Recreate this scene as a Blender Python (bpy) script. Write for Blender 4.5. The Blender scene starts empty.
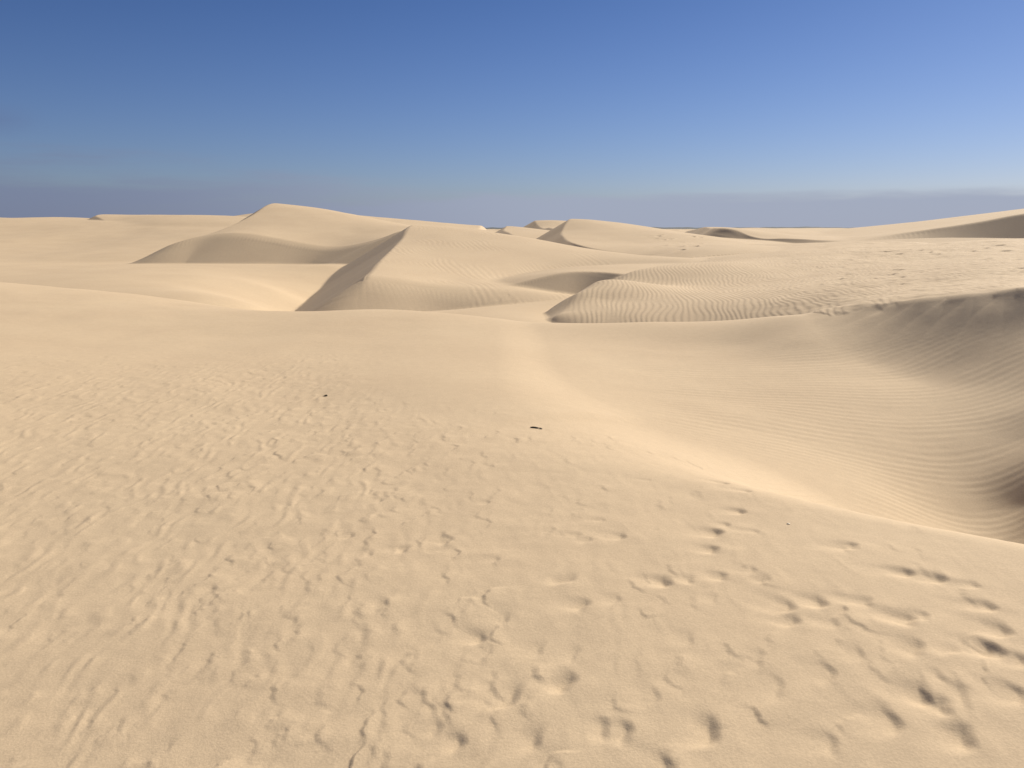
import bpy, math, sys
import numpy as np

# ------------------------------------------------------------------ camera
scene = bpy.context.scene
COL = scene.collection
F = 804.0                       # focal length in pixels of a 1024 wide frame
HOR = 227.5                     # row of the horizon
EYE = 1.6
PITCH = math.atan((384 - HOR) / F)
cam_d = bpy.data.cameras.new("camera")
cam_d.sensor_width = 36.0
cam_d.lens = 36.0 * F / 1024.0
cam_d.clip_start = 0.05
cam_d.clip_end = 60000
cam = bpy.data.objects.new("camera", cam_d)
COL.objects.link(cam)
cam.location = (0, 0, EYE)
cam.rotation_euler = (math.pi / 2 - PITCH, 0, 0)
scene.camera = cam

# ------------------------------------------------------------------ light
SUN_AZ = math.radians(45)       # to the right of the view direction (+Y)
SUN_EL = math.radians(37)
w = bpy.data.worlds.new("World")
scene.world = w
w.use_nodes = True
nt = w.node_tree
nt.nodes.clear()
N = nt.nodes.new
L = nt.links.new
out = N("ShaderNodeOutputWorld")
bg = N("ShaderNodeBackground")
bg.inputs[1].default_value = 0.05
sky = N("ShaderNodeTexSky")
sky.sky_type = 'NISHITA'
sky.sun_disc = False
sky.sun_elevation = SUN_EL
sky.sun_rotation = SUN_AZ
sky.altitude = 0
sky.air_density = 1.0
sky.dust_density = 0.55
sky.ozone_density = 1.8
# a low marine cloud bank lying along the horizon, and thin grey cloud to the left
geo = N("ShaderNodeTexCoord")
sep = N("ShaderNodeSeparateXYZ")
L(geo.outputs["Generated"], sep.inputs[0])
stretch = N("ShaderNodeMapping")
stretch.inputs["Scale"].default_value = (3.0, 3.0, 26.0)
L(geo.outputs["Generated"], stretch.inputs[0])
nz = N("ShaderNodeTexNoise")
nz.inputs["Scale"].default_value = 1.6
nz.inputs["Detail"].default_value = 6
nz.inputs["Roughness"].default_value = 0.55
L(stretch.outputs[0], nz.inputs["Vector"])


def mth(op, a, b=None, c=None, clamp=False):
    n = N("ShaderNodeMath")
    n.operation = op
    n.use_clamp = clamp
    for i, v in enumerate((a, b, c)):
        if v is None:
            continue
        if isinstance(v, (int, float)):
            n.inputs[i].default_value = v
        else:
            L(v, n.inputs[i])
    return n.outputs[0]


def ramp01(v, lo, hi):
    n = N("ShaderNodeMapRange")
    n.interpolation_type = 'SMOOTHSTEP'
    L(v, n.inputs[0])
    n.inputs[1].default_value = lo
    n.inputs[2].default_value = hi
    return n.outputs[0]


zz = sep.outputs[2]
nzv = mth('SUBTRACT', nz.outputs[0], 0.5)
leftness = ramp01(sep.outputs[0], 0.10, -0.55)         # 1 far to the left
top = mth('MULTIPLY_ADD', leftness, 0.012, 0.036)        # height of the bank
zj = mth('MULTIPLY_ADD', nzv, mth('MULTIPLY_ADD', leftness, 0.11, 0.034), zz)
dz = mth('SUBTRACT', zj, top)
soft = mth('MULTIPLY_ADD', leftness, 0.05, 0.016)
bank = mth('SUBTRACT', 0.5, mth('DIVIDE', dz, soft), clamp=True)
bank = ramp01(bank, 0.0, 1.0)
bank = mth('MULTIPLY', bank, mth('MULTIPLY_ADD', leftness, -0.12, 0.92))
bcol = N("ShaderNodeMix")
bcol.data_type = 'RGBA'
L(leftness, bcol.inputs[0])
bcol.inputs[6].default_value = (5.6, 6.25, 8.0, 1)
bcol.inputs[7].default_value = (2.9, 3.45, 5.3, 1)
# small isolated wisp high on the left
nz2 = N("ShaderNodeTexNoise")
nz2.inputs["Scale"].default_value = 4.5
nz2.inputs["Detail"].default_value = 4
m2 = N("ShaderNodeMapping")
m2.inputs["Scale"].default_value = (2.0, 2.0, 9.0)
m2.inputs["Location"].default_value = (0.3, 0.1, 0.2)
L(geo.outputs["Generated"], m2.inputs[0])
L(m2.outputs[0], nz2.inputs["Vector"])
wz = mth('SUBTRACT', 1.0, mth('ABSOLUTE', mth('DIVIDE', mth('SUBTRACT', zz, 0.107), 0.02)), clamp=True)
wx = ramp01(sep.outputs[0], -0.475, -0.53)
wisp = mth('MULTIPLY', mth('MULTIPLY', wz, wx), mth('MULTIPLY', ramp01(nz2.outputs[0], 0.35, 0.6), 0.40))
# the blue of the clear air, graded deeper with height
hsv = N("ShaderNodeHueSaturation")
hsv.inputs["Saturation"].default_value = 1.0
hsv.inputs["Value"].default_value = 1.0
L(sky.outputs[0], hsv.inputs["Color"])
tint = N("ShaderNodeMix"); tint.data_type = 'RGBA'
L(mth('MULTIPLY', mth('SUBTRACT', zz, 0.05), 5.0, clamp=True), tint.inputs[0])
tint.clamp_factor = True
tint.inputs[6].default_value = (0.665, 0.78, 1.18, 1)
tint.inputs[7].default_value = (0.42, 0.585, 0.97, 1)
zen = N("ShaderNodeMix"); zen.data_type = 'RGBA'
L(ramp01(zz, 0.27, 0.6), zen.inputs[0])
L(tint.outputs[2], zen.inputs[6])
zen.inputs[7].default_value = (0.58, 0.60, 0.72, 1)  # unseen overhead sky greyed so its fill light is less blue
graded = N("ShaderNodeMix"); graded.data_type = 'RGBA'; graded.blend_type = 'MULTIPLY'
graded.inputs[0].default_value = 1.0
L(hsv.outputs[0], graded.inputs[6]); L(zen.outputs[2], graded.inputs[7])
mx1 = N("ShaderNodeMix"); mx1.data_type = 'RGBA'
L(bank, mx1.inputs[0]); L(graded.outputs[2], mx1.inputs[6]); L(bcol.outputs[2], mx1.inputs[7])
mx2 = N("ShaderNodeMix"); mx2.data_type = 'RGBA'
L(wisp, mx2.inputs[0]); L(mx1.outputs[2], mx2.inputs[6])
mx2.inputs[7].default_value = (2.0, 2.7, 5.0, 1)
L(mx2.outputs[2], bg.inputs[0])
L(bg.outputs[0], out.inputs[0])

sun_d = bpy.data.lights.new("sun", 'SUN')
sun_d.energy = 4.7
sun_d.angle = math.radians(0.53)
sun_d.color = (1.0, 0.93, 0.80)
sun = bpy.data.objects.new("sun", sun_d)
COL.objects.link(sun)
sun.rotation_euler = (math.pi / 2 - SUN_EL, 0, math.pi - SUN_AZ)
scene.view_settings.view_transform = 'Standard'
scene.view_settings.look = 'None'
scene.view_settings.gamma = 1
scene.view_settings.exposure = 0.36
scene.view_settings.use_curve_mapping = False
scene.cycles.max_bounces = 6
scene.cycles.diffuse_bounces = 3

# ------------------------------------------------------------------ helpers
CP, SP = math.cos(PITCH), math.sin(PITCH)


def at(u, v, Y):
    """world point seen at photo pixel (u, v) and standing Y metres ahead"""
    xc, yc = (u - 512) / F, (384 - v) / F
    dy, dz_ = CP + yc * SP, -SP + yc * CP
    return (xc * Y / dy, Y, EYE + dz_ * Y / dy)


def P(*pts, xyz=()):
    return np.array([at(*p) for p in pts] + [tuple(q) for q in xyz], float)


class TPS:
    """thin plate surface through scattered points of the terrain"""
    def __init__(s, pts, lam=1e-3, warp=True):
        pts = np.asarray(pts, float)
        s.c = pts[:, :2].mean(0)
        s.sc = max(np.ptp(pts[:, 0]), np.ptp(pts[:, 1]))
        s.x = (pts[:, :2] - s.c) / s.sc
        n = len(pts)
        K = s.phi(s.x[:, None, :] - s.x[None])
        K[np.arange(n), np.arange(n)] += lam * 0.01
        Pm = np.hstack([np.ones((n, 1)), s.x])
        A = np.zeros((n + 3, n + 3))
        A[:n, :n] = K; A[:n, n:] = Pm; A[n:, :n] = Pm.T
        s.w = np.linalg.solve(A, np.r_[pts[:, 2], 0, 0, 0])
        s.n = n

    @staticmethod
    def phi(d):
        r2 = (d ** 2).sum(-1)
        return 0.5 * r2 * np.log(r2 + 1e-12)

    def __call__(s, x, y):
        X = (x - s.c[0]) / s.sc
        Y = (y - s.c[1]) / s.sc
        o = s.w[s.n] + s.w[s.n + 1] * X + s.w[s.n + 2] * Y
        for i in range(s.n):
            r2 = (X - s.x[i, 0]) ** 2 + (Y - s.x[i, 1]) ** 2
            o += s.w[i] * 0.5 * r2 * np.log(r2 + 1e-12)
        return o


def smin(a, b, k):
    h = np.clip(k - np.abs(a - b), 0, None) / k
    return np.minimum(a, b) - h * h * k * 0.25


def smax(a, b, k):
    return -smin(-a, -b, k)


def uz(u, Yd, z):
    """world point Yd metres ahead at height z, in picture column u"""
    yc = math.tan(math.atan((z - EYE) / Yd) + PITCH)
    return ((u - 512) / F * Yd / (CP + yc * SP), Yd, z)


def densify(poly, n=160):
    poly = np.asarray(poly, float)
    d = np.r_[0, np.cumsum(np.hypot(*np.diff(poly[:, :2], axis=0).T))]
    t = np.linspace(0, d[-1], n)
    # Catmull-Rom style smoothing through repeated corner averaging of a linear resample
    q = np.stack([np.interp(t, d, poly[:, k]) for k in range(poly.shape[1])], 1)
    for _ in range(34):
        q[1:-1] = 0.25 * q[:-2] + 0.5 * q[1:-1] + 0.25 * q[2:]
    return q


def lee(x, y, line, side, slope, W):
    """face lying at the angle of repose below a crest line drawn on the windward surface W.
    side=+1: it falls to the left of the travelling direction, -1: to the right"""
    line = [tuple(p[:2]) for p in line]
    sl = np.full(len(line), slope) if np.isscalar(slope) else np.array(slope, float)
    q = densify(np.c_[np.array(line), sl], 110)
    qz = W(q[:, 0].copy(), q[:, 1].copy())
    a = q[:-1, :2]; b = q[1:, :2]; e = b - a
    el = (e ** 2).sum(1)
    m = len(a)
    best = np.full(x.shape, 1e18); sg = np.ones(x.shape); env = np.full(x.shape, -1e9); ps = np.full(x.shape, sl[0])
    vary = np.ptp(sl) > 0

    def seg(i, px, py):
        px = px - a[i, 0]; py = py - a[i, 1]
        t = (px * e[i, 0] + py * e[i, 1]) / el[i]
        tc = np.clip(t, 0, 1)
        dx = px - tc * e[i, 0]; dy = py - tc * e[i, 1]
        d = np.sqrt(dx * dx + dy * dy)
        cr = (e[i, 0] * py - e[i, 1] * px) / math.sqrt(el[i])
        if i == 0:
            d = np.where(t < 0, np.abs(cr), d)
        if i == m - 1:
            d = np.where(t > 1, np.abs(cr), d)
        return d, cr, tc
    for i in range(m):
        d, cr, tc = seg(i, x, y)
        u = d < best
        best = np.where(u, d, best)
        sg = np.where(u, np.sign(cr), sg)
        if vary:
            ps = np.where(u, q[i, 2] + tc * (q[i + 1, 2] - q[i, 2]), ps)
        else:
            env = np.maximum(env, qz[i] + tc * (qz[i + 1] - qz[i]) - sl[0] * d)
    if vary:
        w_ = sg * side > 0
        xw, yw, pw = x[w_], y[w_], ps[w_]
        ew = np.full(xw.shape, -1e9)
        for i in range(m):
            d, cr, tc = seg(i, xw, yw)
            ew = np.maximum(ew, qz[i] + tc * (qz[i + 1] - qz[i]) - np.maximum(pw, .05) * d)
        env[w_] = ew
    d = best * sg * side
    off = 1.5 * (1 - sst(ps, 0, .10))
    return env + off, d, off, ps


RNG = np.random.RandomState(7)
PERM = RNG.permutation(4096)
GA = RNG.rand(4096) * 2 * np.pi
GX, GY = np.cos(GA), np.sin(GA)


def perlin(x, y, seed=0):
    xi = np.floor(x).astype(np.int64); yi = np.floor(y).astype(np.int64)
    xf = x - xi; yf = y - yi
    u = xf ** 3 * (xf * (xf * 6 - 15) + 10); v = yf ** 3 * (yf * (yf * 6 - 15) + 10)

    def g(ix, iy, fx, fy):
        h = PERM[(PERM[(ix + seed * 131) & 4095] + iy) & 4095]
        return GX[h] * fx + GY[h] * fy
    a = g(xi, yi, xf, yf); b = g(xi + 1, yi, xf - 1, yf)
    c = g(xi, yi + 1, xf, yf - 1); d = g(xi + 1, yi + 1, xf - 1, yf - 1)
    return ((a + u * (b - a)) + v * ((c + u * (d - c)) - (a + u * (b - a)))) * 1.5


def fbm(x, y, o=3, seed=0):
    s = 0; a = 1.0
    for i in range(o):
        s = s + a * perlin(x * 2 ** i, y * 2 ** i, seed + i)
        a *= 0.5
    return s


def sst(x, a, b):
    t = np.clip((x - a) / (b - a), 0, 1)
    return t * t * (3 - 2 * t)


def saw(p, lee_frac=0.22):
    """asymmetric ripple profile: long rise, short steep lee; 0..1"""
    f = p - np.floor(p)
    up = f / (1 - lee_frac)
    dn = (1 - f) / lee_frac
    r = np.minimum(up, dn)
    return r * r * (3 - 2 * r)


# ------------------------------------------------------------------ terrain grid
FINE = 1.0
az = np.concatenate([
    np.linspace(-180, -60, 60, endpoint=False), np.linspace(-60, -36, 90, endpoint=False),
    np.linspace(-36, 36, int(1250 * FINE), endpoint=False),
    np.linspace(36, 60, 90, endpoint=False), np.linspace(60, 180, 61)])
rr = np.concatenate([
    np.geomspace(0.25, 1.7, 40, endpoint=False),
    np.geomspace(1.7, 17, int(880 * FINE), endpoint=False),
    np.geomspace(17, 90, int(760 * FINE), endpoint=False),
    np.geomspace(90, 600, int(300 * FINE))])
A_, R_ = np.meshgrid(np.radians(az), rr)
X = R_ * np.sin(A_)
Y = R_ * np.cos(A_)
NEG = -60.0

layers = []      # (name, z, blend)


def region(x0, x1, y0, y1):
    return (X > x0) & (X < x1) & (Y > y0) & (Y < y1)


def add(name, pts, box, cuts=(), k=0.06, kc=0.03, noise=0.0, ns=8.0):
    m = region(*box)
    x, y = X[m], Y[m]
    W = TPS(pts)
    z = W(x, y)
    if noise:
        z = z + noise * fbm(x / ns, y / ns, 2, len(name))
    for c in cuts:
        zl, d, off, ps = lee(x, y, c['line'], c['side'], c['slope'], W)
        kk = c.get('k', kc)
        # rounding of the crest: the windward side eases into it over a short run
        zl = np.where(d <= 0, z + np.maximum(ps, .05) * np.minimum(-d, 6.0) + off, zl)
        z = smin(z, zl, c.get('k', kc))
    ex = np.minimum(x - box[0], box[1] - x); ey = np.minimum(y - box[2], box[3] - y)
    mx_, my_ = min(5.0, .1 * (box[1] - box[0])), min(5.0, .1 * (box[3] - box[2]))
    z = z - 8.0 * (1 - sst(ex, 0, mx_)) - 8.0 * (1 - sst(ey, 0, my_))
    if name == 'ground':
        z = z - 1.6 * sst(x / np.maximum(y, .5), -.02, .26) * sst(y, 6.0, 10.5)
    full = np.full(X.shape, NEG)
    full[m] = z
    layers.append((name, full, k))


# --- ground the photographer stands on: wind-worked plateau, brink on its right
plateau = P((0, 282, 20), (150, 296, 18.5), (260, 311, 17), (386, 314, 16), (473, 319, 15),
            xyz=[(0, 0, -.34), (-3, 0, -.42), (3, 0, -.2), (0, 3, -.09), (-3, 4, -.17), (-6, 8, 0.05), (3, 3, 0), (0, 5.5, 0), (-2, 2, -.25), (2, 2, -.07), (-3, 6, -.07), (-9, 6, .1),
                 (-2, 8, -0.02), (0.9, 5.4, 0), (2.5, 3.9, 0), (-12, 14, .3), (-20, 20, .7), (5, 3.2, 0.05),
                 (-4, 12, 0), (0, 8, -0.03), (-20, 0, .2), (0, -20, -.6), (20, -5, .3), (0, 12, -.06), (3, 6, 0),
                 (-16, 27, -.7), (-8, 24, -1.3), (-3, 22, -1.8), (1, 20, -2.2)])
brink = [at(430, 392, 7.4), at(560, 434, 6.0), at(650, 463, 5.4), at(760, 490, 4.8), at(880, 511, 4.43), at(1024, 546, 3.9),
         (4.0, 3.3, 0), (6, 2.9, 0), (10, 2.2, 0)]
add("ground", plateau, (-60, 60, -60, 34),
    cuts=[dict(line=brink, side=+1, slope=[0.0, .14, .30, .46, .58, .6, .6, .6, .6], k=0.11)], k=0.08)
# --- bowl: the hollow between the brink and the far, camera-facing slope
bowl = P((386, 314, 16), (473, 319, 15), (552, 323, 14), (650, 322.5, 13.5), (740, 321, 13), (800, 315, 12.5),
         (430, 385, 8.2), (500, 400, 7.6),
         xyz=[uz(560, 13, -.05), uz(560, 11, -.09), uz(560, 9, -.10), uz(560, 7.4, -.11), uz(490, 10, -.05), uz(490, 12.5, -.06), uz(430, 11, -.06), uz(430, 13, -.06),
              uz(650, 12.3, -.09), uz(650, 10.5, -.18), uz(650, 8.5, -.25), uz(650, 7, -.29),
              uz(740, 11.6, -.08), uz(740, 10, -.21), uz(740, 8.4, -.34), uz(740, 7, -.44), uz(740, 6, -.45),
              uz(800, 11.2, .03), uz(800, 9.6, -.24), uz(800, 8, -.46), uz(800, 6.6, -.58), uz(800, 5.8, -.59),
              uz(880, 10.3, -.13), uz(880, 9.2, -.31), uz(880, 8, -.57), uz(880, 6.8, -.77), uz(880, 5.8, -.82),
              uz(960, 9.4, -.22), uz(960, 8.2, -.53), uz(960, 7.2, -.88), uz(960, 6.2, -1.04),
              uz(1024, 8.8, -.18), uz(1024, 7.8, -.48), uz(1024, 6.9, -.86), uz(1024, 5.9, -1.12), (3.6, 4.9, -1.1), (2.4, 5.2, -.80),
              (4.2, 6.5, -1.08), (4.75, 6.8, -.70), (5.4, 7.0, -.22), (6.1, 7.2, .22), (7, 7.4, .6), (7.6, 8.6, .8), (6.2, 6.0, -.45), (5.0, 5.0, -1.15),
              (7.4, 5.6, .35), (8.6, 6.4, .8),
              (0, 5, -.30), (-2, 7, -.25), (-3, 12, -.25), (2, 3, -1.2), (0, 2, -1.2), (5, 3.8, -1.5), (10, 3, -.3),
              (6.7, 13, .1), (10, 12, .4), (5, 15, -.3), (0.7, 17.5, -1.1), (2.8, 16.5, -.9), (-2, 19, -1.6)])
add("bowl", bowl, (-8, 30, 0, 24), k=0.24)

# --- low basin floors beyond
floor_pts = P((0, 277, 32), (0, 266, 44), (100, 288, 27), (100, 264.5, 45), (200, 300, 25), (200, 280, 32), (200, 264, 47),
              (240, 303, 26), (262, 309, 26.5), (275, 290, 34), (250, 280, 36), (285, 265, 47), (400, 312, 20), (453, 309, 22), (453, 316, 19),
              (520, 304, 24), (520, 318, 18), (560, 300, 24.5), (590, 298, 25.5), (330, 266, 44), (0, 262, 55),
              xyz=[(-10, 70, -1.2), (10, 60, -1.2), (-30, 60, -1), (-14, 18, -1.4), (-7.9, 30, -1.75), (-7, 26, -1.55), (-8.6, 35, -1.55), (-6.2, 22, -1.35), (-9.3, 41, -.9),
                   (-8, 17, -1.3), (-2, 16, -.55), (1, 16.5, -.55), (-4.5, 17, -.7), (4, 18, -1.2), (-40, 40, -.2), (10, 30, -1.5)])
add("floor", floor_pts, (-60, 20, 6, 84), k=0.12)

# --- distant rolling sand
m = region(-500, 500, 50, 1000)
far = np.full(X.shape, NEG)
fx, fy = X[m], Y[m]
n1 = fbm(fx / 34 + 3.3, fy / 26, 3, 21)
far[m] = 0.15 + 0.9 * (1 - np.abs(n1) * 1.8) * sst(fy, 70, 150) - 1.4 * (1 - sst(fy, 60, 110)) - 0.8 * sst(fy, 300, 600)
layers.append(("far", far, 0.2))

# --- near rippled dune on the right, its top running back as a trodden flat
add("rippled", P((552, 317, 18), (573, 295, 20), (591, 284, 22), (624, 274, 25), (667, 265.5, 29), (718, 257, 34),
                 (600, 318, 17.5), (600, 300, 19.4), (700, 318, 16.5), (700, 290, 20.6), (700, 264, 29), (800, 300, 16),
                 (800, 272, 23), (800, 252, 38), (900, 290, 13.6), (900, 264, 23), (900, 247, 36), (1000, 272, 14.5), (1000, 256, 19),
                 (1000, 244, 26.5), (750, 249, 52), (850, 246, 48), (950, 242, 36), (640, 318, 17), (650, 285, 22.6), (570, 312, 18.3),
                 (950, 283, 14.5), (1010, 279, 13), (1024, 288, 10.5), (960, 295.5, 11), (900, 301.5, 11.5), (850, 307.5, 12), (800, 314, 12.6), (1000, 241, 31), (900, 242, 50), (1024, 243, 26),
                 xyz=[(20, 20, 1.5), (30, 36, 1.2), (15, 12, 1.35), (26, 45, .5), (40, 50, .3), (30, 66, -.3), (45, 78, -.8), (65, 70, -.6), (.5, 22, -1.6), (1.6, 27, -1.35), (3.2, 33, -1.1),
                      (6, 42, -.9), (12, 62, .1), (-.2, 17.5, -1.5), (1.5, 14.6, -1.1), (4, 13.6, -.6), (10, 11, .6), (30, 80, -.3)]),
    (-6, 100, 4, 100),
    cuts=[dict(line=[(30, 7.6), (12, 9.2), at(1024, 288, 10.5), at(960, 296, 11), at(900, 301.5, 11.5), at(850, 307.5, 12), at(800, 314, 12.8),
                     at(740, 320, 14.2), at(650, 321, 15.3), at(552, 322, 15.8), (-6, 16)], side=+1,
                slope=[.62, .62, .64, .64, .62, .58, .45, .5, .5, .5, .5], k=.05),
          dict(line=[at(545, 321, 16.5), at(550, 317, 18), at(573, 295, 20), at(591, 284, 22), at(624, 274, 25), at(667, 265.5, 29), at(718, 257, 35)],
               side=+1, slope=[.52, .52, .50, .46, .38, .25, .05], k=0.10)], k=0.05)

# --- low step with a shaded slip face left of it
add("step", P((470, 291, 25.2), (500, 287, 25.7), (526, 281, 26), (560, 272.5, 26.6), (600, 270, 27.4), (640, 268, 28), (560, 268, 31), (600, 266, 33),
              (640, 263, 36), (700, 259, 39), (760, 254, 45), (520, 275, 30), (480, 283, 28),
              xyz=[(-2, 34, -.6), (0, 40, -.8), (6, 50, -.8), (0, 24, -.2), (6, 25, .0), (-3, 24, -.6), (16, 38, -.1)]),
    (-8, 24, 18, 58),
    cuts=[dict(line=[at(400, 306, 24), at(440, 300, 24.6), at(470, 293, 25.2), at(500, 287, 25.7), at(526, 280.5, 26), at(545, 275.5, 26.2), at(575, 271.5, 26.6), at(605, 271.5, 26.4), at(635, 276, 25.4), (7, 24)],
               side=-1, slope=[.2, .26, .34, .42, .55, .6, .6, .6, .6, .6], k=0.06)], k=0.10)

# --- the broad central dune, slip face falling to its left
add("central", P((410, 225, 46), (430, 226, 46), (480, 231, 45), (520, 236.5, 43), (560, 244, 40), (600, 252, 37), (640, 259, 34), (680, 263, 32),
                 (450, 286, 24.5), (450, 280, 26.5), (450, 255, 33), (450, 240, 38), (540, 275, 31), (500, 262, 32), (500, 284, 26),
                 (404, 238, 39), (392, 250, 33.5), (378, 264, 28), (363, 282, 23), (336, 311, 19), (400, 288, 23), (410, 262, 29.5), 
                 xyz=[(-3.4, 20, -.22), (-1.6, 21, -.22), (0.3, 22.5, -.35), (-3, 17, -.4), (-8, 17, -.8), (-6, 58, .2), (0, 56, 0), (4, 51, -.5), (8, 44, -.6), (1.2, 27.5, -.5), (3, 30, -.7), (-4, 19.5, -1.3), (-9, 28, .4), (-10, 40, 1.4), (-9, 48, 1.6)]),
    (-16, 16, 4, 66),
    cuts=[dict(line=[(-6.4, 58, 0), (-6.0, 51, 0), at(413, 226, 46), at(409, 230, 43.5), at(403, 239, 39), at(391, 251, 33.5), at(377, 265, 28), at(362, 283, 23), at(337, 312, 19), (-3.6, 16.5)],
               side=-1, slope=.60, k=0.07),
          dict(line=[(-9, 24.2), (-5, 24.1), (-3.3, 24.2), (-1.8, 24.1), (-.3, 23.9), (3, 24.5), (8, 25)], side=-1, slope=.44, k=.34)], k=0.08)

# --- large dune behind it on the left
add("peak", P((272, 203, 70), (300, 205.5, 71), (326, 209, 72), (370, 218, 72), (396, 223, 70), (173, 243, 51.5), (205, 235, 53.5), (232, 233, 53),
              (270, 238, 52.4), (330, 247, 51), (385, 236, 49.5), (400, 230, 49.5), (360, 243, 50), (136, 260.5, 50.3), (256, 213, 64), (232, 226, 57.5), (300, 222, 60), (350, 230, 58), (420, 228, 60),
              xyz=[(-20, 90, .5), (-10, 90, .5), (-2, 80, -.5), (0, 62, -.5), (-2, 50, 0), (-34, 66, 2.2), (-20, 46, .3)]),
    (-50, 8, 36, 110),
    cuts=[dict(line=[(-17, 84, 0), (-19.5, 76, 0), at(272, 203, 70), at(256, 213, 64), at(232, 227, 58), at(205, 235, 53.2), at(173, 243, 51.6), at(136, 260.5, 50.3), (-28, 49)], side=-1, slope=.6, k=.06),
          dict(line=[(-28, 49, 0), at(136, 260.5, 50.3), at(173, 243, 51.6), at(205, 235, 53.2), at(235, 233, 53), at(270, 238, 52.4), at(330, 247, 51), at(360, 243, 50), at(385, 236, 49.5), at(400, 230, 49.5), (-3, 50)], side=-1,
               slope=.45, k=.24)], k=0.10)

# --- rolling dunes on the far left
add("left_dune", P((0, 217.5, 110), (-80, 216, 112), (60, 217.5, 108), (100, 219, 104), (0, 262, 55), (0, 240, 76), (130, 260, 56), (100, 242, 76), (200, 252, 62), (220, 235, 78),
              (170, 224, 92), (230, 226, 90), (-100, 240, 76), (-100, 262, 55),
              xyz=[(-60, 150, .5), (-20, 140, 0), (-120, 150, 1), (-20, 70, -.3), (-60, 44, -1.2), (-25, 45, -1.2)]),
    (-200, 4, 36, 200), k=0.2, noise=.10, ns=14)
add("left_back", P((93, 215.3, 104), (160, 215.8, 100), (200, 218, 96), (225, 221.5, 92), (160, 222, 92), (110, 222, 96), (60, 214, 110),
              xyz=[(-45, 135, .5), (-25, 130, .5), (-30, 82, .5), (-45, 84, .4), (-30, 72, -.8), (-50, 72, -.8)]),
    (-75, -14, 60, 170), cuts=[dict(line=[(-58, 150, 0), (-56, 125, 0), at(92, 215.3, 104), at(110, 222, 95), (-44, 85)], side=-1, slope=.5)], k=0.1)
add("left_third", P((232, 216, 130), (256, 213, 130), (285, 212, 130), (222, 222, 118), (256, 222, 112),
              xyz=[(-60, 165, .5), (-30, 160, .5), (-40, 100, 0), (-25, 100, 0)]),
    (-75, 0, 95, 190), cuts=[dict(line=[(-50, 150, 0), at(231, 216, 130), (-41, 112, 0), (-36, 100)], side=-1, slope=.5)], k=0.1)

# --- crescent dune right of centre
add("crescent", P((570, 219, 75), (600, 222, 74), (640, 228, 72), (665, 231, 70), (700, 235.5, 66), (560, 230, 70), (562, 237, 64), (580, 247, 56),
              (610, 253, 52), (640, 258, 49), (620, 241, 62), (600, 231, 68), (700, 245, 52), (720, 239, 70), (680, 252, 48), (760, 245, 62),
              xyz=[(6, 95, .6), (16, 95, .2), (26, 85, .2), (6, 50, -.2), (0, 70, 1.2), (20, 48, .0), (12, 44, -.2)]),
    (-5, 34, 32, 110),
    cuts=[dict(line=[(8.5, 92, 0), (7, 84, 0), at(570, 219, 75), at(561, 229, 70), at(562, 237.5, 64), at(580, 247.5, 56.5), at(612, 253.5, 52), at(640, 257.5, 49.5), (11, 47.5), (15, 46)], side=-1, slope=[.58, .58, .58, .58, .58, .55, .45, .22, 0.0, 0.0], k=.06)], k=0.08)
# --- small far crests left of it
add("far_crest", P((506, 226, 108), (540, 230, 100), (495, 228, 104), (520, 232, 92), (480, 230, 112), (515, 236, 85),
              xyz=[(2, 135, .3), (-8, 130, .3), (8, 110, .6), (4, 78, -.2), (-8, 80, .1)]),
    (-16, 14, 70, 150), cuts=[dict(line=[(0, 130, 0), at(507, 225.6, 108), at(503, 231, 98), at(512, 236, 86), (2, 78)], side=-1, slope=.55)], k=0.08)
add("far_crest", P((533, 221, 135), (556, 222, 132), (580, 226, 128), (535, 228, 115), (560, 232, 105),
              xyz=[(6, 170, .3), (16, 160, .3), (-2, 130, 1.0), (14, 100, .2), (2, 96, .3)]),
    (-12, 28, 90, 185), cuts=[dict(line=[(6, 165, 0), at(534, 221, 135), at(544, 226, 122), at(556, 231, 108), (8, 96)], side=-1, slope=.55)], k=0.08)
add("far_crest", P((437, 226, 120), (470, 228.5, 118), (420, 224, 118), (490, 231, 112), (400, 223, 115),
              xyz=[(-10, 150, .3), (-20, 150, .6), (-6, 90, .2), (-14, 90, .2)]),
    (-30, 2, 80, 165), k=0.1)

# --- dark cut bank and long flat dune on the right of it
add("cut_bank", P((705, 233, 86), (722, 229, 86), (737, 229.3, 86), (750, 235, 84.5), (762, 239, 82), (780, 238.6, 80), (800, 239.3, 78), (817, 241, 76),
              (760, 233, 96), (800, 230.5, 112), (870, 230, 118), (905, 233, 112), (860, 236, 92), (740, 228.5, 98), (760, 228, 115),
              (830, 228.3, 130), (880, 229, 130), (870, 240, 76),
              xyz=[(20, 120, .3), (30, 150, .6), (60, 150, .6), (14, 92, .6), (26, 72, .3), (45, 85, .5), (32, 70, .3)]),
    (10, 75, 66, 170),
    cuts=[dict(line=[(24, 104, 0), at(712, 231, 94), at(714, 231.5, 88), at(722, 229, 86), at(737, 229.3, 86), at(750, 235, 84), at(763, 239.3, 82), at(790, 239.3, 79.5), at(817, 240.5, 77.5), (32, 75), (36, 72)], side=-1,
               slope=[.6, .6, .62, .62, .62, .62, .6, .55, .45, .2, .1], k=.05)], k=0.06)
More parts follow.
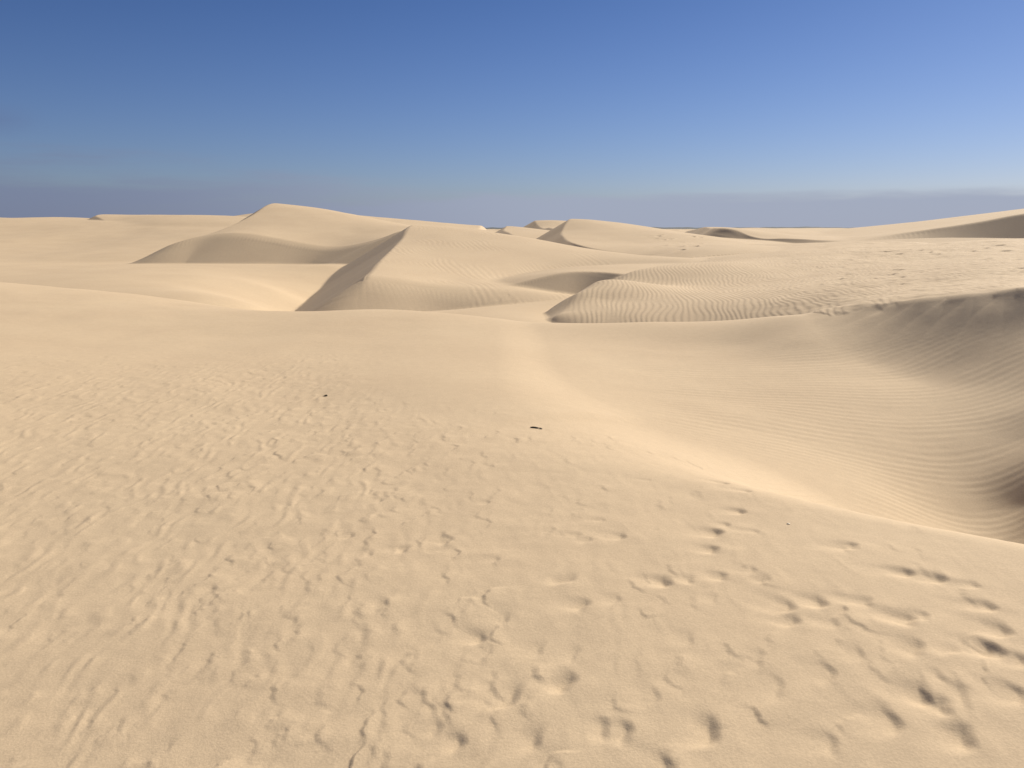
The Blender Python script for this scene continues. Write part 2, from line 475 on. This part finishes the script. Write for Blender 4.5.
# --- dune closing the view on the right
add("right_dune", P((868, 239, 74), (900, 233.5, 75), (960, 224.5, 75), (1024, 213.5, 74), (1150, 196, 71), (900, 231.5, 86), (960, 222, 88), (1024, 211, 90), (1150, 194, 94),
              (870, 235, 84),
              xyz=[(36, 120, .4), (60, 125, 2.0), (90, 130, 3), (110, 90, 7), (28, 90, .2), (30, 66, .3), (70, 60, 2.0)]),
    (20, 160, 50, 150),
    cuts=[dict(line=[(28, 72, 0), at(868, 239.5, 74), at(900, 234.3, 75), at(960, 225.5, 75), at(1024, 214.5, 74), at(1150, 197, 71), (80, 68)], side=-1, slope=[.1, .2, .45, .62, .64, .64, .64], k=.15)], k=0.08)

# ------------------------------------------------------------------ combine
Z = np.full(X.shape, NEG)
ID = np.zeros(X.shape, np.int16)
names = []
for nme, z, k in layers:
    if nme == 'rippled':
        k = .05 + .22 * sst(X / np.maximum(Y, 1), .30, .42) * (1 - sst(Y, 11.5, 13.5))
    key = nme
    if key == "far_crest":
        key = "far_crest%d" % len(names)
    names.append(key)
    i = len(names) - 1
    ID = np.where(z > Z, i, ID)
    Z = smax(Z, z, k)
Z = np.maximum(Z, -3.5)
Z = Z - 2.0 * sst(R_, 330, 600)
# slipping sand evens out the small kinks of the steep faces
for _ in range(2):
    g0 = np.gradient(np.stack([X, Y, Z], -1), axis=0); g1 = np.gradient(np.stack([X, Y, Z], -1), axis=1)
    nn = np.cross(g1, g0)
    steep = (1 - sst(np.abs(nn[..., 2]) / np.linalg.norm(nn, axis=-1), .87, .93)) * (R_ > 18)
    er = steep.copy()
    for q_ in range(1, 10):
        er[:, q_:] = np.minimum(er[:, q_:], steep[:, :-q_])
        er[:, :-q_] = np.minimum(er[:, :-q_], steep[:, q_:])
    acc = np.zeros_like(Z)
    Zp = np.pad(Z, ((0, 0), (7, 7)), mode='edge')
    for q_ in range(15):
        acc += Zp[:, q_:q_ + Z.shape[1]]
    Z = Z + er * (acc / 15.0 - Z)
del g0, g1, nn, acc, Zp
idx = {n: i for i, n in enumerate(names)}


def hit(u, v):
    """grid row / column where the sight line of a photo pixel meets the sand"""
    xc, yc = (u - 512) / F, (384 - v) / F
    dy, dz_ = CP + yc * SP, -SP + yc * CP
    a = math.degrees(math.atan2(xc, dy))
    j = int(np.argmin(np.abs(az - a)))
    t = rr / math.hypot(xc, dy)
    zr = EYE + dz_ * t
    below = np.nonzero(Z[:, j] > zr)[0]
    i = int(below[0]) if len(below) else len(rr) - 1
    return i, j, np.array([X[i, j], Y[i, j], Z[i, j]])


# ------------------------------------------------------------------ relief: ripples, scarps, footprints
D = np.zeros(X.shape)
DIST = R_
isG = ID == idx["ground"]
isB = ID == idx["bowl"]
isR = ID == idx["rippled"]
isC = ID == idx["central"]
isS = ID == idx["step"]


def soft_mask(m, nme, other=0.25):
    """fades the relief of a layer out where the layer dips under its neighbours"""
    z = layers[names.index(nme)][1]
    return sst(z - Z, -other, -0.0)


_g0 = np.gradient(np.stack([X, Y, Z], -1), axis=0); _g1 = np.gradient(np.stack([X, Y, Z], -1), axis=1)
_n = np.cross(_g1, _g0); NZ = np.abs(_n[..., 2]) / np.linalg.norm(_n, axis=-1)
GENTLE = sst(NZ, .885, .93)
del _g0, _g1, _n

def window(px, py, rad):
    """rows and columns of the terrain grid that cover a small disc"""
    r = math.hypot(px, py); a = math.degrees(math.atan2(px, py))
    i0, i1 = np.searchsorted(rr, [r - rad, r + rad])
    da = math.degrees(math.asin(min(1, rad / max(r, rad))))
    j0, j1 = np.searchsorted(az, [a - da, a + da])
    return slice(max(i0, 0), i1 + 1), slice(max(j0, 0), j1 + 1)


def scarp(px, py, ang, l, h, tail, bend, w=.016):
    """a short wind-cut lip: gentle back, abrupt front facing ang"""
    W_ = window(px, py, max(l * 1.6, tail * 2.6) + .03)
    gx, gy = X[W_] - px, Y[W_] - py
    ca, sa = math.cos(ang), math.sin(ang)
    a = gx * ca + gy * sa
    b = -gx * sa + gy * ca
    a = a + bend * b * b / l + .12 * l * np.sin(b / l * 3.3 + px * 40) + .05 * l * np.sin(b / l * 8 + py * 30)
    env_ = np.exp(-np.abs(b / l) ** 3)
    back = np.exp(-np.abs(np.minimum(a, 0) / tail) ** 1.3)
    front = 1 - sst(a, 0, w)
    hollow = np.exp(-((a - w * 1.3) / (w * 1.6)) ** 2) * (a > 0)
    D[W_] += h * env_ * (back * front - .30 * hollow) * GW[W_]


# 1. wind-worn lips and short ripples on the near plateau
near = (R_ < 24) & (Y > -6)
x, y = X[near], Y[near]
GW = soft_mask(near, 'ground', .06)
wg = GW[near]
warp1 = fbm(x / .9, y / .9, 2, 3)
warp2 = fbm(x / .28, y / .40, 2, 5)
ph = -(x / .125) + .8 * warp1 + 0.7 * warp2
amp = sst(fbm(x / .13 + 5, y / .20, 2, 9), -.15, .6)
fade = 1 - sst(R_[near], 8.5, 12.0)
tx = x / np.maximum(y, .5)
d = saw(ph, .42) * (.25 + .75 * amp) * .0036 * fade * (1 - .7 * sst(tx, -.25, .0)) * wg
d += .010 * fbm(x / 1.3, y / 1.3, 2, 30) * wg + .0030 * fbm(x / .30, y / .30, 3, 31) * fade * wg * (1 - .5 * sst(tx, 0, .3))
D[near] += d
rs = np.random.RandomState(3)


def scalar_noise(px, py, s_, seed):
    return float(fbm(np.array([px / s_]), np.array([py / s_]), 2, seed)[0])


# small ones, dense on the left, thinning out to the right and with distance
yy_ = 1.5
while yy_ < 11.5:
    step_y = .085 + .006 * yy_
    xx_ = -1.0 * yy_ - .8
    while xx_ < .55 * yy_ + .3:
        step_x = .115 + .004 * yy_
        px, py = xx_ + rs.uniform(-.5, .5) * step_x, yy_ + rs.uniform(-.5, .5) * step_y
        xx_ += step_x
        t_ = px / py
        dens = .42 - .40 * float(sst(np.array(t_), -.28, .12)) - .5 * float(sst(np.array(py), 8.0, 11.0))
        dens += .30 * scalar_noise(px, py, .8, 77)
        if rs.rand() > dens:
            continue
        size = 1.0 + .25 * float(sst(np.array(t_), -.5, -.1))
        ang_ = math.pi + math.radians(rs.normal(-6, 16))
        scarp(px, py, ang_, rs.uniform(.035, .085) * size, rs.uniform(.0012, .0032) * size, rs.uniform(.05, .12), rs.uniform(-.2, .5), w=rs.uniform(.018, .032))
    yy_ += step_y
# larger, sparser, more ragged ones in the middle and to the right
for _ in range(380):
    py = rs.uniform(1.6, 6.0) ** 1.0
    t_ = rs.uniform(-.45, .62)
    px = t_ * py
    keep = 1 - float(sst(np.array(py), 2.9, 4.6)) * (.55 + .4 * float(sst(np.array(t_), -.1, .1)))
    if t_ > .05 and rs.rand() < .4:
        continue
    if rs.rand() > keep or scalar_noise(px, py, .7, 91) < -.28:
        continue
    big = rs.rand() < .2
    scarp(px, py, math.pi + math.radians(rs.normal(-4, 24)), rs.uniform(.04, .08) * (1.3 if big else 1), rs.uniform(.0017, .0046) * (1.5 if big else 1),
          rs.uniform(.08, .18), rs.uniform(-.3, .7), w=rs.uniform(.018, .034))

# 2. fine regular ripples running along the bowl
mB = ~isG & (R_ < 13) & (Y > 4.5) & (X > .4)
x, y, z = X[mB], Y[mB], Z[mB]
q = y + .10 * fbm(x / 2.2, y / 1.0, 2, 41) + .16 * (x - 3.0) * (1 - sst(y, 5.5, 11)) - .16 * np.maximum(x - 4.2, 0) * sst(y, 5.5, 11) + .008 * perlin(x / .25, y / .1, 44)
ph = q / .100
defect = sst(fbm(x / .9, y / .45, 2, 46), -.75, .1)
edge = (1 - (1 - sst(x / Y[mB], .40, .52)) * (1 - sst(Y[mB], 6.8, 7.8))) * sst(x, .4, 1.6) * sst(Y[mB], 5.6, 6.9) * (1 - sst(R_[mB], 11.5, 13))
wB = sst(x, .6, 2.4) * (1 - sst(z, .05, .5))
D[mB] += .0015 * np.sin(2 * np.pi * ph) * wB * defect * edge
# soft hollows and scuffs under the crest
D[mB] += .010 * fbm(x / 1.6, y / .9, 2, 47) * edge

# 3. ripples of the dune behind
mR = isR & (R_ < 60) & ~mB
x, y = X[mR], Y[mR]
a3 = math.radians(7)
q = x * math.cos(a3) - y * math.sin(a3) + .20 * fbm(x / 2.2, y / 3.2, 2, 51) + (.04 + .10 * sst(x / y, .2, .36)) * perlin(x / .5, y / .9, 52)
lam = .118
xr = x / y
aR = .0062 * (1 - sst(xr, .34, .55) * .45) * (1 - sst(y, 34, 50)) * sst(xr, .055, .10) * sst(fbm(x / .8, y / 1.2, 2, 54), -.9, .0) * GENTLE[mR]
D[mR] += saw(-q / lam, .35) * aR
flat = sst(xr, .22, .45) * GENTLE[mR]
D[mR] += .02 * fbm(x / 2.5, y / 4, 2, 55) + .018 * fbm(x / .7, y / .8, 2, 57) * flat
D[mR] += .007 * fbm(x / .22, y / .26, 2, 58) * flat * (1 - .3 * sst(y, 30, 50)) + .05 * fbm(x / 3.0, y / 3.0, 2, 59) * flat * sst(y, 16, 30)

# 4. faint ripples on the central dune and the step
for mk, nm in ((isC, "central"), (isS, "step")):
    x, y = X[mk], Y[mk]
    q = x + .25 * y + .3 * fbm(x / 3, y / 4, 2, 61)
    D[mk] += (.0024 if nm == 'central' else .0015) * np.sin(2 * np.pi * q / .24) * sst(fbm(x / 2.2, y / 3.5, 2, 62), -.05, .5) * (1 - sst(y, 42, 50)) * GENTLE[mk]
    D[mk] += .02 * fbm(x / 3, y / 5, 2, 63) * GENTLE[mk]
mF = (R_ > 20) & (R_ < 200) & ~isR & ~isC & ~isS & ~isG & ~isB
x, y = X[mF], Y[mF]
D[mF] += .05 * fbm(x / 8, y / 11, 3, 65) * GENTLE[mF]


# 5. footprints: a pit with one crisp wall and a long wind-filled ramp
def print_(px, py, ang, ln=.26, wd=.075, dep=.03, curl=.0, rim=.25):
    dep = dep * .52
    rad = ln * 2.2 + .05
    s = window(px, py, rad * 1.2)
    if X[s].size == 0:
        return
    gx, gy = X[s] - px, Y[s] - py
    ca, sa = math.cos(ang), math.sin(ang)
    a = gx * ca + gy * sa            # along, towards the steep wall
    b = -gx * sa + gy * ca
    a = a + curl * (b / wd) ** 2 * wd + .10 * wd * np.sin(b / wd * 3.1 + px * 9)
    side = np.exp(-np.abs(b / (wd * (1 + .25 * np.clip(-a / ln, 0, 1)))) ** 2.6)
    ramp_ = np.clip(1 + a / ln, 0, 1)
    ramp_ = ramp_ ** 1.6 * (1 - sst(a, -.012, .012 + dep * 1.9))
    r_ = np.exp(-((a - .05 - wd * .2) / (.05 + wd * .2)) ** 2) * np.exp(-(b / (wd * 1.3)) ** 2)
    D[s] += -dep * side * ramp_ + dep * rim * r_


def px_print(u, v, ang_deg, **kw):
    i, j, p = hit(u, v)
    print_(p[0], p[1], math.radians(ang_deg), **kw)


NEARP = [  # u, v of the dark wall, direction of the ramp's low end, length, width, depth
    (725, 483, -18, .22, .05, .030), (748, 491, -15, .24, .045, .024), (741, 511, -8, .17, .05, .030), (727, 525, -8, .12, .04, .018), (756, 531, -15, .2, .03, .010),
    (716, 533, -12, .22, .065, .040), (713, 550, -10, .16, .05, .034), (853, 546, -12, .24, .05, .030), (845, 549, -12, .3, .05, .012),
    (664, 583, -12, .20, .060, .040), (722, 577, -10, .14, .045, .026), (690, 581, -20, .12, .05, .020), (752, 571, -30, .16, .05, .016), (765, 581, -50, .12, .05, .015),
    (621, 538, -20, .2, .055, .022), (588, 542, -30, .14, .05, .014), (564, 583, -60, .12, .07, .026), (583, 607, -25, .17, .06, .026), (616, 602, -25, .15, .05, .014),
    (820, 603, -25, .22, .065, .036), (788, 608, -35, .24, .075, .034), (793, 623, -35, .20, .06, .028), (908, 572, -12, .24, .05, .032), (938, 578, -14, .26, .06, .036),
    (975, 585, -10, .3, .04, .016), (990, 606, -12, .26, .05, .030), (1004, 630, -30, .24, .075, .034), (868, 603, -25, .34, .05, .020), (908, 621, -25, .30, .06, .036),
    (924, 617, -18, .24, .045, .020), (917, 650, -35, .18, .07, .030), (950, 652, -60, .14, .06, .018), (988, 648, -20, .20, .07, .036), (1000, 652, -25, .16, .05, .025),
    (924, 694, -25, .24, .07, .030), (943, 707, -25, .20, .06, .034), (965, 738, -25, .20, .075, .036), (893, 722, -15, .24, .09, .026), (965, 700, -15, .20, .10, .022),
    (1020, 694, -15, .20, .07, .028), (832, 745, -10, .2, .06, .018), (830, 675, -15, .22, .08, .018), (940, 676, 0, .12, .05, .014), (1022, 660, -20, .2, .06, .03),
    (566, 685, -35, .13, .065, .034), (512, 698, -35, .15, .10, .026), (710, 735, -30, .16, .09, .034), (625, 735, -10, .13, .06, .026), (536, 740, -20, .12, .06, .022),
    (603, 730, 0, .14, .06, .020), (664, 772, -20, .15, .08, .02), (405, 550, -20, .13, .05, .020), (448, 541, -25, .13, .05, .018), (350, 536, -20, .13, .045, .016),
    (480, 638, -20, .13, .05, .022), (505, 620, -20, .12, .05, .014), (458, 745, -10, .12, .05, .024), (437, 730, -5, .12, .045, .016), (497, 560, -10, .2, .04, .012),
    (578, 536, -18, .25, .04, .012), (487, 503, -18, .14, .04, .012), (603, 520, -14, .2, .03, .008), (650, 480, -14, .2, .025, .006), (380, 500, -15, .12, .05, .012),
    (370, 555, -10, .12, .05, .014), (540, 650, -20, .15, .06, .012), (690, 640, -20, .2, .06, .010), (760, 660, -20, .2, .06, .012), (780, 690, -15, .2, .08, .014),
    (860, 655, -25, .25, .07, .012), (715, 600, -18, .2, .05, .008), (835, 625, -20, .25, .05, .012), (655, 700, -20, .16, .07, .012), (575, 655, -20, .15, .06, .010)]
for u, v, a, ln, wd, dp in NEARP:
    px_print(u, v, a, ln=ln, wd=wd * .9, dep=dp, curl=.25 if wd > .06 else .1)

FARP = [(894, 270), (901, 270), (893, 274), (902, 277), (895, 281), (903, 284), (884, 293), (893, 297), (880, 300), (896, 302), (846, 274), (851, 274), (855, 275), (842, 279), (838, 285), (826, 289), (817, 296), (860, 247), (870, 248),
        (886, 252), (897, 251), (899, 254), (910, 250), (920, 251), (930, 253), (938, 255), (948, 251), (955, 248), (973, 252), (987, 249), (999, 246), (1006, 252), (1018, 253), (989, 259), (1020, 268), (1022, 272), (1010, 271), (928, 262), (795, 309), (880, 308),
        (943, 299), (994, 292), (1016, 292), (840, 313), (480, 292), (505, 291), (509, 295), (512, 299), (530, 303), (515, 303), (500, 300)]
rs = np.random.RandomState(5)
for u, v in FARP:
    far_f = 1.0 + max(0, 285 - v) / 40.0
    px_print(u + rs.uniform(-1, 1), v, rs.uniform(-60, 10), ln=.26 * far_f, wd=.11 * far_f, dep=(.032 if v < 288 else .013) * far_f, rim=.6)
for _ in range(22):
    px_print(rs.uniform(810, 1024), rs.uniform(244, 286), rs.uniform(-60, 20), ln=.3, wd=.11, dep=.02, rim=.5)
for _ in range(22):
    px_print(rs.uniform(650, 702), rs.uniform(234, 250), rs.uniform(-60, 20), ln=.8, wd=.35, dep=.12, rim=.5)
# trodden notches in the crest of the bowl
for u, v, q in ((790, 313, .05), (843, 307, .05), (882, 303, .10), (905, 299, .05), (945, 297, .07), (985, 291, .06), (998, 293, .07)):
    i, j, p = hit(u, v + 1.5)
    s = (np.abs(X - p[0]) < 1) & (np.abs(Y - p[1]) < 1)
    D[s] -= .3 * q * np.exp(-((X[s] - p[0]) / .22) ** 2 - ((Y[s] - p[1]) / .30) ** 2)

D = np.where(D == 0, 0, D)
Z = Z + D

# ------------------------------------------------------------------ materials


def sand_material():
    m = bpy.data.materials.new("sand")
    m.use_nodes = True
    t = m.node_tree
    b = t.nodes["Principled BSDF"]
    b.inputs["Roughness"].default_value = 0.85
    b.inputs["Specular IOR Level"].default_value = 0.18
    tc = t.nodes.new("ShaderNodeNewGeometry")

    def noise(scale, det, rough=.5):
        n = t.nodes.new("ShaderNodeTexNoise")
        n.inputs["Scale"].default_value = scale
        n.inputs["Detail"].default_value = det
        n.inputs["Roughness"].default_value = rough
        t.links.new(tc.outputs["Position"], n.inputs["Vector"])
        return n
    n1 = noise(.55, 4)
    n2 = noise(95, 3, .7)
    n3 = noise(9, 4, .6)
    r1 = t.nodes.new("ShaderNodeValToRGB")
    r1.color_ramp.elements[0].position = .3
    r1.color_ramp.elements[0].color = (.580, .438, .288, 1)
    r1.color_ramp.elements[1].position = .7
    r1.color_ramp.elements[1].color = (.612, .468, .309, 1)
    t.links.new(n1.outputs[0], r1.inputs[0])

    def mul(col, fac, lo, hi):
        r = t.nodes.new("ShaderNodeMapRange")
        r.inputs[1].default_value = .3; r.inputs[2].default_value = .7
        r.inputs[3].default_value = lo; r.inputs[4].default_value = hi
        t.links.new(fac, r.inputs[0])
        v = t.nodes.new("ShaderNodeVectorMath"); v.operation = 'SCALE'
        t.links.new(col, v.inputs[0]); t.links.new(r.outputs[0], v.inputs["Scale"])
        return v.outputs[0]
    c = mul(r1.outputs[0], n2.outputs[0], .90, 1.08)
    c = mul(c, n3.outputs[0], .975, 1.025)
    t.links.new(c, b.inputs["Base Color"])
    bp = t.nodes.new("ShaderNodeBump")
    bp.inputs["Strength"].default_value = .35
    bp.inputs["Distance"].default_value = .004
    t.links.new(n2.outputs[0], bp.inputs["Height"])
    bp2 = t.nodes.new("ShaderNodeBump")
    bp2.inputs["Strength"].default_value = .4
    bp2.inputs["Distance"].default_value = .006
    t.links.new(n3.outputs[0], bp2.inputs["Height"])
    t.links.new(bp.outputs[0], bp2.inputs["Normal"])
    t.links.new(bp2.outputs[0], b.inputs["Normal"])
    return m


def plain(name, col, rough=.8, scale=20, var=.3):
    m = bpy.data.materials.new(name)
    m.use_nodes = True
    t = m.node_tree
    b = t.nodes["Principled BSDF"]
    b.inputs["Roughness"].default_value = rough
    n = t.nodes.new("ShaderNodeTexNoise")
    n.inputs["Scale"].default_value = scale
    n.inputs["Detail"].default_value = 5
    g = t.nodes.new("ShaderNodeNewGeometry")
    t.links.new(g.outputs["Position"], n.inputs["Vector"])
    r = t.nodes.new("ShaderNodeValToRGB")
    r.color_ramp.elements[0].position = .3
    r.color_ramp.elements[1].position = .7
    r.color_ramp.elements[0].color = tuple(c * (1 - var) for c in col) + (1,)
    r.color_ramp.elements[1].color = tuple(c * (1 + var) for c in col) + (1,)
    t.links.new(n.outputs[0], r.inputs[0])
    t.links.new(r.outputs[0], b.inputs["Base Color"])
    return m


SAND = sand_material()

# ------------------------------------------------------------------ build the meshes
R, C = X.shape
P3 = np.stack([X, Y, Z], -1)
gz = np.gradient(P3, axis=0)
ga = np.gradient(P3, axis=1)
NRM = np.cross(ga, gz)
NRM /= np.linalg.norm(NRM, axis=-1, keepdims=True)
NRM *= np.sign(NRM[..., 2:3])
fid = ID[:-1, :-1].ravel()
# gather small fragments: layers that read as one body are one object
merge = {}
title = {
    "ground": ("sand_ground", "wind-rippled sand with footprints where the photographer stands"),
    "bowl": ("sand_hollow", "smooth sand hollow with fine ripples on its shaded far slope at right"),
    "floor": ("sand_flat", "low smooth sand flat between the near rise and the big dunes"),
    "far": ("distant_sand", "low rolling sand on the horizon"),
    "rippled": ("dune", "rippled rounded dune behind the hollow, its flat top crossed by footprints"),
    "step": ("dune", "low dune step with a shaded slip face behind the rippled dune"),
    "central": ("dune", "broad central dune with a dark slip face falling to its left"),
    "peak": ("dune", "tallest pointed dune at left with a shaded hollow below its crest"),
    "left_dune": ("dune", "long smooth dune at the far left edge"),
    "left_back": ("dune", "pale dune crest behind the long left dune"),
    "left_third": ("dune", "small far crest just left of the tallest dune's peak"),
    "crescent": ("dune", "crescent dune right of centre with a dark curved slip face on its left"),
    "cut_bank": ("dune", "flat topped far dune with a dark cut bank at right"),
    "right_dune": ("dune", "high dune at the right edge with a shaded face"),
}
ii, jj = np.meshgrid(np.arange(R - 1), np.arange(C - 1), indexing='ij')
v00 = (ii * C + jj).ravel()
quads = np.stack([v00, v00 + 1, v00 + C + 1, v00 + C], 1)
flatP = P3.reshape(-1, 3)
flatN = NRM.reshape(-1, 3)


def build_terrain(nme, label, faces):
    used, inv = np.unique(faces.ravel(), return_inverse=True)
    me = bpy.data.meshes.new(nme)
    nf = len(faces)
    me.vertices.add(len(used)); me.loops.add(nf * 4); me.polygons.add(nf)
    me.vertices.foreach_set("co", flatP[used].astype(np.float32).ravel())
    me.loops.foreach_set("vertex_index", inv.astype(np.int32).ravel())
    me.polygons.foreach_set("loop_start", np.arange(0, nf * 4, 4, dtype=np.int32))
    me.polygons.foreach_set("use_smooth", np.ones(nf, bool))
    me.update(calc_edges=True)
    me.normals_split_custom_set_from_vertices(flatN[used].astype(np.float32))
    me.materials.append(SAND)
    o = bpy.data.objects.new(nme, me)
    COL.objects.link(o)
    o["kind"] = "structure"
    if label:
        o["label"] = label
    return o


for i, n in enumerate(names):
    f = quads[fid == i]
    if len(f) < 50:
        continue
    nm, lb = title.get(n, ("dune", "small far dune crest on the skyline near the centre"))
    build_terrain(nm, lb, f)

# the land running on to the horizon below the dunes
me = bpy.data.meshes.new("land")
nseg = 96
vs = [(0, 0, -5.2)]
rings = [300, 900, 3000, 9000, 26000]
for r in rings:
    for k in range(nseg):
        a = 2 * math.pi * k / nseg
        vs.append((r * math.sin(a), r * math.cos(a), -5.2))
fs = [(0, 1 + (k + 1) % nseg, 1 + k) for k in range(nseg)]
for q_ in range(len(rings) - 1):
    for k in range(nseg):
        a0 = 1 + q_ * nseg + k; a1 = 1 + q_ * nseg + (k + 1) % nseg
        fs.append((a0, a1, a1 + nseg, a0 + nseg))
me.from_pydata(vs, [], fs)
me.materials.append(SAND)
land = bpy.data.objects.new("land", me)
COL.objects.link(land)
land["kind"] = "structure"

# dark low scrub country behind the dunes
rs = np.random.RandomState(11)
na, nd = 900, 14
aa = np.radians(np.linspace(-50, 50, na))
dd = np.linspace(900, 1700, nd)
AA, DD = np.meshgrid(aa, dd)
hx, hy = DD * np.sin(AA), DD * np.cos(AA)
prof = np.sin(np.linspace(0, np.pi, nd))[:, None] ** .6
hz = -5.2 + prof * (6.7 + 1.0 * fbm(hx / 160, hy / 200, 3, 71) + .9 * fbm(hx / 22, hy / 60, 2, 72))
vs = np.stack([hx, hy, hz], -1).reshape(-1, 3)
fs = [(i * na + j, i * na + j + 1, (i + 1) * na + j + 1, (i + 1) * na + j) for i in range(nd - 1) for j in range(na - 1)]
me = bpy.data.meshes.new("distant_scrub")
me.from_pydata(vs.tolist(), [], fs)
me.materials.append(plain("scrub", (.075, .085, .085), .9, .05, .3))
me.update()
sc_ = bpy.data.objects.new("distant_scrub", me)
COL.objects.link(sc_)
sc_["kind"] = "stuff"
sc_["label"] = "thin dark line of far scrub on the horizon behind the dunes"
sc_["category"] = "scrub"


# ------------------------------------------------------------------ the few loose things lying on the sand
def tube(name, pts, rad, mat, seg=9, parent=None):
    """a tapered, slightly knobbly stick through pts"""
    pts = [np.array(p, float) for p in pts]
    vs, fs = [], []
    n = len(pts)
    for i, p in enumerate(pts):
        d = pts[min(i + 1, n - 1)] - pts[max(i - 1, 0)]
        d /= np.linalg.norm(d)
        s = np.cross(d, (0, 0, 1)); s /= np.linalg.norm(s)
        t = np.cross(s, d)
        for k in range(seg):
            a = 2 * math.pi * k / seg
            rr_ = rad[i] * (1 + .16 * math.sin(3 * a + i * 1.7) + .1 * math.sin(5 * a + i))
            vs.append(tuple(p + s * math.cos(a) * rr_ + t * math.sin(a) * rr_ * .8))
    for i in range(n - 1):
        for k in range(seg):
            fs.append((i * seg + k, i * seg + (k + 1) % seg, (i + 1) * seg + (k + 1) % seg, (i + 1) * seg + k))
    fs.append(tuple(range(seg)))
    fs.append(tuple((n - 1) * seg + k for k in reversed(range(seg))))
    me = bpy.data.meshes.new(name)
    me.from_pydata(vs, [], fs)
    me.materials.append(mat)
    for p in me.polygons:
        p.use_smooth = True
    o = bpy.data.objects.new(name, me)
    COL.objects.link(o)
    if parent:
        o.parent = parent
    return o


def ground_z(x, y):
    a = math.degrees(math.atan2(x, y)); r = math.hypot(x, y)
    return Z[int(np.argmin(np.abs(rr - r))), int(np.argmin(np.abs(az - a)))]


BARK = plain("dark_bark", (.040, .026, .014), .85, 60, .5)
_, _, p = hit(536, 428.3)
root = bpy.data.objects.new("driftwood", None)
COL.objects.link(root)
root.location = (p[0], p[1], ground_z(p[0], p[1]))
root.scale = (.9, .8, .45)
root["label"] = "dark bent piece of driftwood lying on the smooth sand near the picture centre"
root["category"] = "driftwood"
st = [(-.052, .015, .010), (-.035, .012, .016), (-.012, .006, .015), (.008, .0, .011), (.022, -.008, .010), (.034, -.018, .012), (.044, -.030, .008), (.052, -.036, .004)]
tube("stick", st, [.007, .014, .015, .012, .006, .010, .009, .004], BARK, parent=root)
tube("twig", [(-.030, .010, .018), (-.044, .002, .026), (-.056, -.002, .026)], [.006, .004, .002], BARK, parent=root)
_, _, p = hit(326, 396.3)
root = bpy.data.objects.new("wood_chip", None)
COL.objects.link(root)
root.location = (p[0], p[1], ground_z(p[0], p[1]))
root.scale = (.85, .8, .6)
root["label"] = "small dark chip of wood on the smooth sand left of the centre"
root["category"] = "wood chip"
tube("chip", [(-.024, 0, .006), (-.010, .003, .013), (.006, .0, .017), (.016, -.003, .010)], [.004, .011, .015, .009], BARK, parent=root)
tube("splinter", [(-.016, .002, .008), (-.030, .008, .008), (-.040, .007, .004)], [.004, .003, .0015], BARK, parent=root)
# pale shell bit
_, _, p = hit(788, 524.2)
import bmesh
bm = bmesh.new()
bmesh.ops.create_icosphere(bm, subdivisions=3, radius=.5)
for v in bm.verts:
    c = v.co
    rad_ = math.hypot(c.x, c.y)
    a = math.atan2(c.y, c.x)
    ridge = 1 + .05 * math.cos(a * 14) * rad_ * 2
    v.co = (c.x * .020 * ridge, c.y * .016 * ridge, (max(c.z, -.05)) * .007 + .001)
me = bpy.data.meshes.new("shell")
bm.to_mesh(me); bm.free()
for q_ in me.polygons:
    q_.use_smooth = True
me.materials.append(plain("shell_white", (.74, .62, .46), .6, 80, .1))
sh = bpy.data.objects.new("shell", me)
COL.objects.link(sh)
sh.location = (p[0], p[1], ground_z(p[0], p[1]) + .0005)
sh["label"] = "tiny pale shell fragment beside the trail of footprints near the sand brink"
sh["category"] = "shell"
